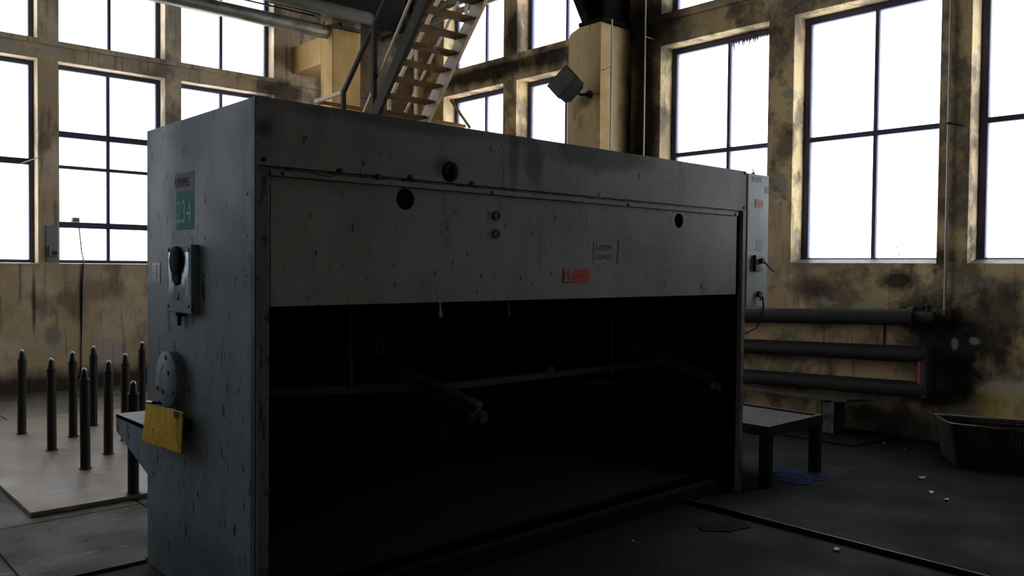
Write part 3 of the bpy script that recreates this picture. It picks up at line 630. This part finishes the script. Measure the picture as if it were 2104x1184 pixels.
# landing under the stairs (hidden for the most part) and upper platform
la = S(6.0, 9.75, 2.78); lb = S(6.0, 10.80, 2.78)
ld = stc
obj('landing_deck', MB().box(5.58, XR - .002, la[1], lb[1] - .001, la[2] - .06, la[2]), 'stair_dark', ld)
gz = S(0, 0, 3.947)[2]; gy = S(0, 10.77, 0)[1]; gy0 = S(0, 10.03, 0)[1]
obj('guard_rail', MB().bar((5.58, gy, gz), (XR - .01, gy, gz - .02), .045, .045), 'stair', ld)
obj('guard_rail', MB().bar((5.60, gy, gz - .0), (5.60, gy0, gz + .02), .045, .045), 'rail', ld)
for x in (5.62, 6.6, 7.5): obj('guard_post', MB().bar((x, gy, gz - .02), (x, gy, la[2]), .035, .035, up=(0, 1, 0)), 'rail', ld)
obj('brace', MB().bar((7.3, 9.3, 3.95), (7.5, 9.1, 3.55), .04, .04), 'rail', ld)
obj('brace', MB().bar((6.15, gy0 + .25, 3.70), (6.30, gy0 + .1, 3.50), .03, .03), 'rail', ld)
obj('support_leg', MB().box(5.60, 5.68, 9.35, 9.43, .0, la[2] - .06), 'stair_dark', ld)
tp = S(XA, LY(ztop), ztop)
up = thing('crane_walkway', 'dark steel walkway above the frame that the stairs rise to', 'platform', (6.6, 6.1, 6.0))
obj('deck', MB().box(5.3, XR - .002, tp[1] - 1.0, tp[1] - .08, tp[2] - .05, tp[2]), 'girder', up)
obj('support', MB().box(5.35, 5.45, tp[1] - .95, tp[1] - .85, tp[2], HC - .001), 'girder', up)

# ================================================================ RADIATOR PIPES
hp = thing('pipe_radiator', 'radiator of three thick black pipes with a red end elbow on the right wall', 'radiator', (8.1, 4.2, .3))
obj('pipe', MB().tube([(8.0, 6.7, 1.03), (8.0, 3.2, 1.165)], .078, 20), 'heat', hp, smooth=True)
obj('flange', MB().tube([(8.0, 3.23, 1.163), (8.0, 3.17, 1.165)], .10, 20), 'heat', hp, smooth=True)
obj('pipe_stub', MB().tube([(8.0, 3.17, 1.165), (8.0, 3.00, 1.172)], .055, 16).tube([(8.0, 3.05, 1.17), (8.12, 3.05, 1.17)], .03, 10), 'heat', hp, smooth=True)
obj('valve', MB().tube([(8.0, 3.06, 1.20), (8.0, 3.06, 1.28)], [.03, .015], 10).tube([(8.0, 3.10, 1.27), (8.0, 3.02, 1.29)], .012, 8), 'dark', hp, smooth=True)
obj('pipe_support', MB().box(8.05, 8.188, 4.6, 4.63, 1.03, 1.07), 'dark', hp)
hb = hp
obj('pipe', MB().tube([(8.0, 6.7, .70), (8.0, 3.06, .825)], .078, 20), 'heat', hb, smooth=True, label='upper pipe of the pair')
obj('pipe', MB().tube([(8.0, 6.7, .37), (8.0, 3.06, .495)], .078, 20), 'heat', hb, smooth=True, label='lower pipe of the pair')
obj('end_elbow', MB().tube([(8.0, 3.045, .895), (8.0, 3.045, .43)], .070, 20), 'heat', hb, smooth=True)
obj('red_strip', MB().tube([(7.975, 3.095, .76), (7.975, 3.095, .555)], .035, 14), 'heat_red', hb, smooth=True, label='red primed inner side of the elbow')
obj('hanger_rod', MB().tube([(8.02, 3.461, .84), (8.02, 3.461, 1.12)], .012, 8), 'dark', hb)
obj('pipe_support', MB().box(8.05, 8.188, 4.6, 4.63, .70, .74).box(8.05, 8.188, 4.6, 4.63, .36, .40), 'dark', hb)

# ================================================================ BENCH, TABLE, BASKET
bn = thing('plank_bench', 'low grey plank bench on channel legs below the heating pipes', 'bench', (7.85, 4.5, .02))
obj('plank', MB().prism([(7.66, 6.4, .32), (7.68, 3.66, .335), (7.93, 3.56, .335), (7.95, 6.4, .32)], (0, 0, .028)), 'wood', bn, bevel=.004)
obj('plank_splinter', MB().bar((7.90, 3.60, .345), (7.98, 3.50, .352), .03, .012), 'wood', bn)
for y in (3.78, 6.1):
    obj('leg', MB().box(7.70, 7.71, y, y + .14, .02, .318).box(7.70, 7.90, y, y + .012, .02, .318).box(7.70, 7.90, y + .128, y + .14, .02, .318), 'leg', bn)
tag(obj('floor_cover_plate', MB().prism([(7.33, 3.42, 0.001), (8.10, 3.32, 0.001), (8.16, 6.6, 0.001), (7.25, 6.6, 0.001)], (0, 0, .018)), 'steel_plate', bevel=.003), 'thin metal plate on the floor under the bench', 'plate')

tx0, tx1, ty0, ty1, tz = 5.44, 6.26, 3.17, 3.98, .455
tt = thing('steel_table', 'low square table with a recessed sheet top beside the machine', 'table', ((tx0 + tx1) / 2, (ty0 + ty1) / 2, 0))
obj('rim', MB().box(tx0, tx1, ty0, ty0 + .035, tz - .075, tz).box(tx0, tx1, ty1 - .035, ty1, tz - .075, tz).box(tx0, tx0 + .035, ty0 + .035, ty1 - .035, tz - .075, tz).box(tx1 - .035, tx1, ty0 + .035, ty1 - .035, tz - .075, tz), 'table', tt, bevel=.004)
obj('tabletop', MB().box(tx0 + .035, tx1 - .035, ty0 + .035, ty1 - .035, tz - .03, tz - .015), 'tabletop', tt)
for (x, y) in [(tx0 + .005, ty0 + .005), (tx1 - .08, ty0 + .005), (tx0 + .005, ty1 - .08), (tx1 - .08, ty1 - .08)]:
    obj('leg', MB().box(x, x + .075, y, y + .075, 0.0, tz - .075), 'table', tt, bevel=.004)

# big floor plate with a raised lip, to the right of the machine
fp = thing('steel_floor_plate', 'large dark floor plate with a shiny raised lip in the right foreground', 'plate', (6.4, 1.2, 0))
obj('plate_sheet', MB().box(4.72, 8.12, -3.2, 3.01, .001, .010), 'steel_plate', fp)
obj('raised_lip', MB().box(4.690, 4.718, -3.2, 3.42, .001, .024), 'dark', fp, bevel=.004)
obj('lip_highlight_bar', MB().box(4.693, 4.701, -3.2, 3.2, .0242, .0285), 'tip', fp, bevel=.001)  # thin bright bar added as the highlight along the lip

ba = Vector((7.20, 2.55, .012)); dl = Vector((.38, -.925, 0)).normalized(); dw = Vector((.81, .585, 0)).normalized()
Lb, Wb, Hb = 1.25, .46, .34
bk = thing('wire_basket', 'long dark wire mesh basket on the floor below the far right window', 'basket', ba)
def bp(a_, b_, h_):  # flared
    f = .9 + .1 * h_ / Hb
    return ba + dl * (Lb / 2 + (a_ - Lb / 2) * f) + dw * (Wb / 2 + (b_ - Wb / 2) * f) + Vector((0, 0, h_))
def mesh_side(nm, P, na, nh, m, th=.011):
    mb = MB()
    for i in range(na + 1): mb.bar(P(i / na, 0), P(i / na, 1), th, th, up=(.3, .9, .1))
    for j in range(nh + 1): mb.bar(P(0, j / nh), P(1, j / nh), th, th)
    return obj(nm, mb, m, bk)
mesh_side('mesh_side', lambda s, t: bp(s * Lb, 0, t * Hb), 56, 18, 'wire')
mesh_side('mesh_side', lambda s, t: bp(s * Lb, Wb, t * Hb), 56, 18, 'wire')
mesh_side('mesh_side', lambda s, t: bp(0, s * Wb, t * Hb), 22, 18, 'wire_side')
mesh_side('mesh_side', lambda s, t: bp(Lb, s * Wb, t * Hb), 22, 18, 'wire')
mesh_side('mesh_floor', lambda s, t: bp(s * Lb, t * Wb, .0), 48, 20, 'wire')
rim = [bp(.08, 0, Hb), bp(Lb / 2, 0, Hb - .012), bp(Lb, 0, Hb), bp(Lb, Wb, Hb), bp(Lb / 2, Wb, Hb), bp(0, Wb, Hb), bp(-.01, Wb / 2, Hb), bp(0, .08, Hb), bp(.03, .02, Hb), bp(.08, 0, Hb)]
obj('rim_rod', MB().tube(rim, .009, 8), 'steel', bk, smooth=True)
obj('rim_rod', MB().tube([p - Vector((0, 0, .05)) for p in rim], .006, 8), 'wire', bk, smooth=True)
for a_ in (0, Lb):
    for b_ in (0, Wb): obj('corner_post', MB().bar(bp(a_, b_, 0), bp(a_, b_, Hb), .018, .018, up=(0, 1, 0)), 'wire', bk)
for a_ in (.05, Lb - .05): obj('skid', MB().bar(bp(a_, 0, .002), bp(a_, Wb, .002), .02, .012), 'wire', bk)

# ================================================================ POST RACK AND SLABS ON THE LEFT
pr = thing('post_rack', 'flat plate with upright blackened pipes with pointed tips standing behind the machine', 'rack', (2.4, 7.3, 0))
obj('base_plate', MB().box(1.275, 3.7, 5.838, 9.45, .001, .030), 'plate', pr, bevel=.004)
first = None
for (x, y, h, r) in [(1.809, 8.598, .80, .034), (1.84, 7.693, .80, .036), (2.127, 8.166, .795, .035), (1.864, 6.833, .805, .037), (2.416, 8.598, .80, .034), (2.15, 7.246, .805, .036),
                     (2.433, 7.721, .80, .036), (1.905, 5.885, .815, .036), (2.934, 8.799, .80, .036)]:
    if first is None:
        zz = .03; q = Vector((2.4, 7.3, 0))
        first = obj('post', MB().tube([q + Vector((0, 0, zz)), q + Vector((0, 0, .715))], .036, 16).ring(q + Vector((0, 0, .70)), (0, 0, 1), .036, .038, .008, 16), 'post', pr, smooth=True)
        obj('post_tip', MB().tube([q + Vector((0, 0, .715)), q + Vector((0, 0, .722)), q + Vector((0, 0, .780)), q + Vector((0, 0, .793)), q + Vector((0, 0, .80))], [.029, .028, .020, .014, .003], 16), 'post', first, smooth=True)
        obj('polished_point', MB().tube([q + Vector((0, 0, .782)), q + Vector((0, 0, .795)), q + Vector((0, 0, .802))], [.0195, .015, .003], 12), 'tip', first, smooth=True)
        obj('foot_ring', MB().ring(q + Vector((0, 0, .0305)), (0, 0, 1), .036, .048, .006, 16), 'post', first, smooth=True)
        n_ = first
    else: n_ = copy_tree(first, pr)
    n_.location = (x - 2.4, y - 7.3, 0); n_.rotation_euler = (0, 0, x * 7); n_.scale = (1, 1, 1)
    # plumb errors of a degree or so, as seen
    n_.rotation_euler = (random.uniform(-.008, .008), random.uniform(-.008, .008), 0)

s2 = MB().prism([(.985, 4.57, .001), (1.545, 4.57, .001), (1.545, 4.60, .001), (3.4, 4.60, .001), (3.4, 5.48, .001), (1.30, 5.50, .001), (1.29, 5.43, .001), (1.24, 5.47, .001), (1.22, 5.43, .001), (.985, 5.42, .001)], (0, 0, .012))
tag(obj('concrete_cover_slab', s2, 'cover'), 'thin grey slab with chipped corner between the machine and the post rack', 'slab')

# ================================================================ SMALL THINGS
lb_ = thing('wall_switch_box', 'small grey switch box on a backing board between the two left windows', 'switch', (2.76, YL, 1.7))
obj('backing_board', MB().box(2.685, 2.815, YL - .018, YL - .001, 1.61, 2.06), 'box', lb_, bevel=.003)
obj('switch_body', MB().box(2.716, 2.805, YL - .07, YL - .019, 1.675, 1.812), 'box', lb_, bevel=.006)
obj('switch_window', MB().box(2.732, 2.795, YL - .073, YL - .0705, 1.69, 1.74), 'tagdark', lb_)
tag(obj('latch_rod', MB().tube([(2.612, YL - .03, 2.885), (2.45, YL + .17, 2.81)], .007, 8), 'steel'), 'thin window latch rod sticking out beside the leftmost window', 'rod')
tag(obj('transformer_box', MB().box(3.02, 3.10, YL + .12, YL + .189, 2.118, 2.175).box(3.01, 3.11, YL + .12, YL + .189, 2.118, 2.128), 'box', bevel=.004), 'small box sitting on a glazing bar of the left window', 'box')
tag(obj('dangling_cable', MB().tube([(3.10, YL + .15, 2.06), (3.115, YL + .10, 1.75), (3.12, YL + .02, 1.61), (3.105, YL - .012, 1.585), (3.09, YL - .010, 1.2), (3.07, YL - .010, .05)], .007, 8), 'black', smooth=True), 'thin cable hanging over the left window sill down the wall', 'cable')
# rag in the window top
mb = MB(); k = 0
for i in range(26):
    y = 5.47 - i * .0205; ln = (.02 + .09 * abs(math.sin(i * .9)) + random.uniform(0, .06)) * (1 if i < 18 else .5); x = 8.40 + random.uniform(-.012, .012)
    mb.prism([(x, y - .014, 4.262), (x, y + .014, 4.262), (x, y + random.uniform(-.012, .012), 4.262 - ln)], (.004, 0, 0))
mb.box(8.39, 8.41, 4.95, 5.48, 4.225 + .03, 4.268)
tag(obj('torn_rag', mb, 'rag'), 'torn fringe of cloth hanging from the top of the window right of the column', 'cloth')
mb = MB()
for i in range(7):
    an = i * .9; c = Vector((9.5, 3.955, 1.885)); e = c + Vector((0, math.cos(an) * .05, math.sin(an) * .03))
    mb.prism([c, e + Vector((0, .012, .01)), e * 1.0 + Vector((0, -.002, -.012))], (.004, 0, 0))
mb.prism([(9.5, 3.94, 1.80), (9.5, 3.975, 1.795), (9.5, 3.96, 1.765)], (.004, 0, 0)).tube([(9.5, 3.955, 0), (9.5, 3.96, 1.2), (9.5, 3.955, 1.885)], .002, 5)
tag(obj('weed_sprig', mb, 'leaf'), 'small leafy weed tip showing outside the second window from the right', 'plant')

# litter
def scrap(x, y, s, z=.0, seed=0):
    rnd = random.Random(seed); mb = MB(); n = 8; pts = []
    for i in range(n):
        t = 2 * math.pi * i / n; r = s * rnd.uniform(.55, 1.1)
        pts.append((x + r * math.cos(t), y + r * .6 * math.sin(t), z + .004 + rnd.uniform(0, s * .35)))
    c = (x, y, z + .006 + s * .12)
    vs = pts + [c] + [(p[0], p[1], p[2] - .0015) for p in pts] + [(c[0], c[1], c[2] - .0015)]
    fs = [(i, (i + 1) % n, n) for i in range(n)] + [(n + 1 + (i + 1) % n, n + 1 + i, 2 * n + 1) for i in range(n)] + [(i, n + 1 + i, n + 1 + (i + 1) % n, (i + 1) % n) for i in range(n)]
    return obj('paper_scrap', mb.add(vs, fs), 'paper')
for i, (x, y, s, z, lab) in enumerate([
    (4.555, 2.215, .035, .0, 'crumpled white paper scrap nearest the camera, left of the raised floor lip'),
    (6.609, 2.538, .045, .01, 'flat grey paper scrap farthest of the three near the basket'),
    (6.211, 2.323, .030, .01, 'small grey paper scrap in the middle of the three near the basket'),
    (6.093, 2.181, .032, .01, 'pale paper scrap nearest of the three near the basket'),
    (7.795, 3.56, .018, .020, 'tiny white scrap on the edge of the plate under the bench'),
    (7.695, 3.30, .030, .0, 'upright white scrap on the floor just in front of the bench plate'),
    (7.582, 3.071, .014, .0, 'tiny white crumb on the floor left of the wire basket'),
    (7.50, 2.93, .010, .01, 'tiniest crumb right beside the wire basket'),
    (3.786, 3.068, .016, .0, 'tiny pale scrap on the dark floor in front of the machine')]):
    tag(scrap(x, y, s, z, i + 3), lab, 'paper', None)
# blue powder
def spill(pts, name, lab, pm='powder'):
    mb = MB(); n = len(pts); P = []
    for i in range(n):
        a_, b_ = Vector(pts[i]), Vector(pts[(i + 1) % n])
        for k in range(5):
            p = a_.lerp(b_, k / 5); P.append((p.x + random.uniform(-.015, .015), p.y + random.uniform(-.015, .015), .001))
    return tag(obj(name, mb.prism(P, (0, 0, .003)), pm), lab, 'stain')
spill([(6.05, 3.15), (6.18, 3.12), (6.04, 3.03), (5.84, 3.03), (5.70, 3.10), (5.78, 3.45), (6.02, 3.52), (6.17, 3.32)], 'powder_spill', 'patch of blue powder spilt on the floor under the low table')
spill([(4.40, 3.02), (4.60, 2.92), (4.55, 2.76), (4.38, 2.80), (4.25, 2.93)], 'powder_spill', 'faint blue powder patch on the floor by the raised lip', 'powder2')
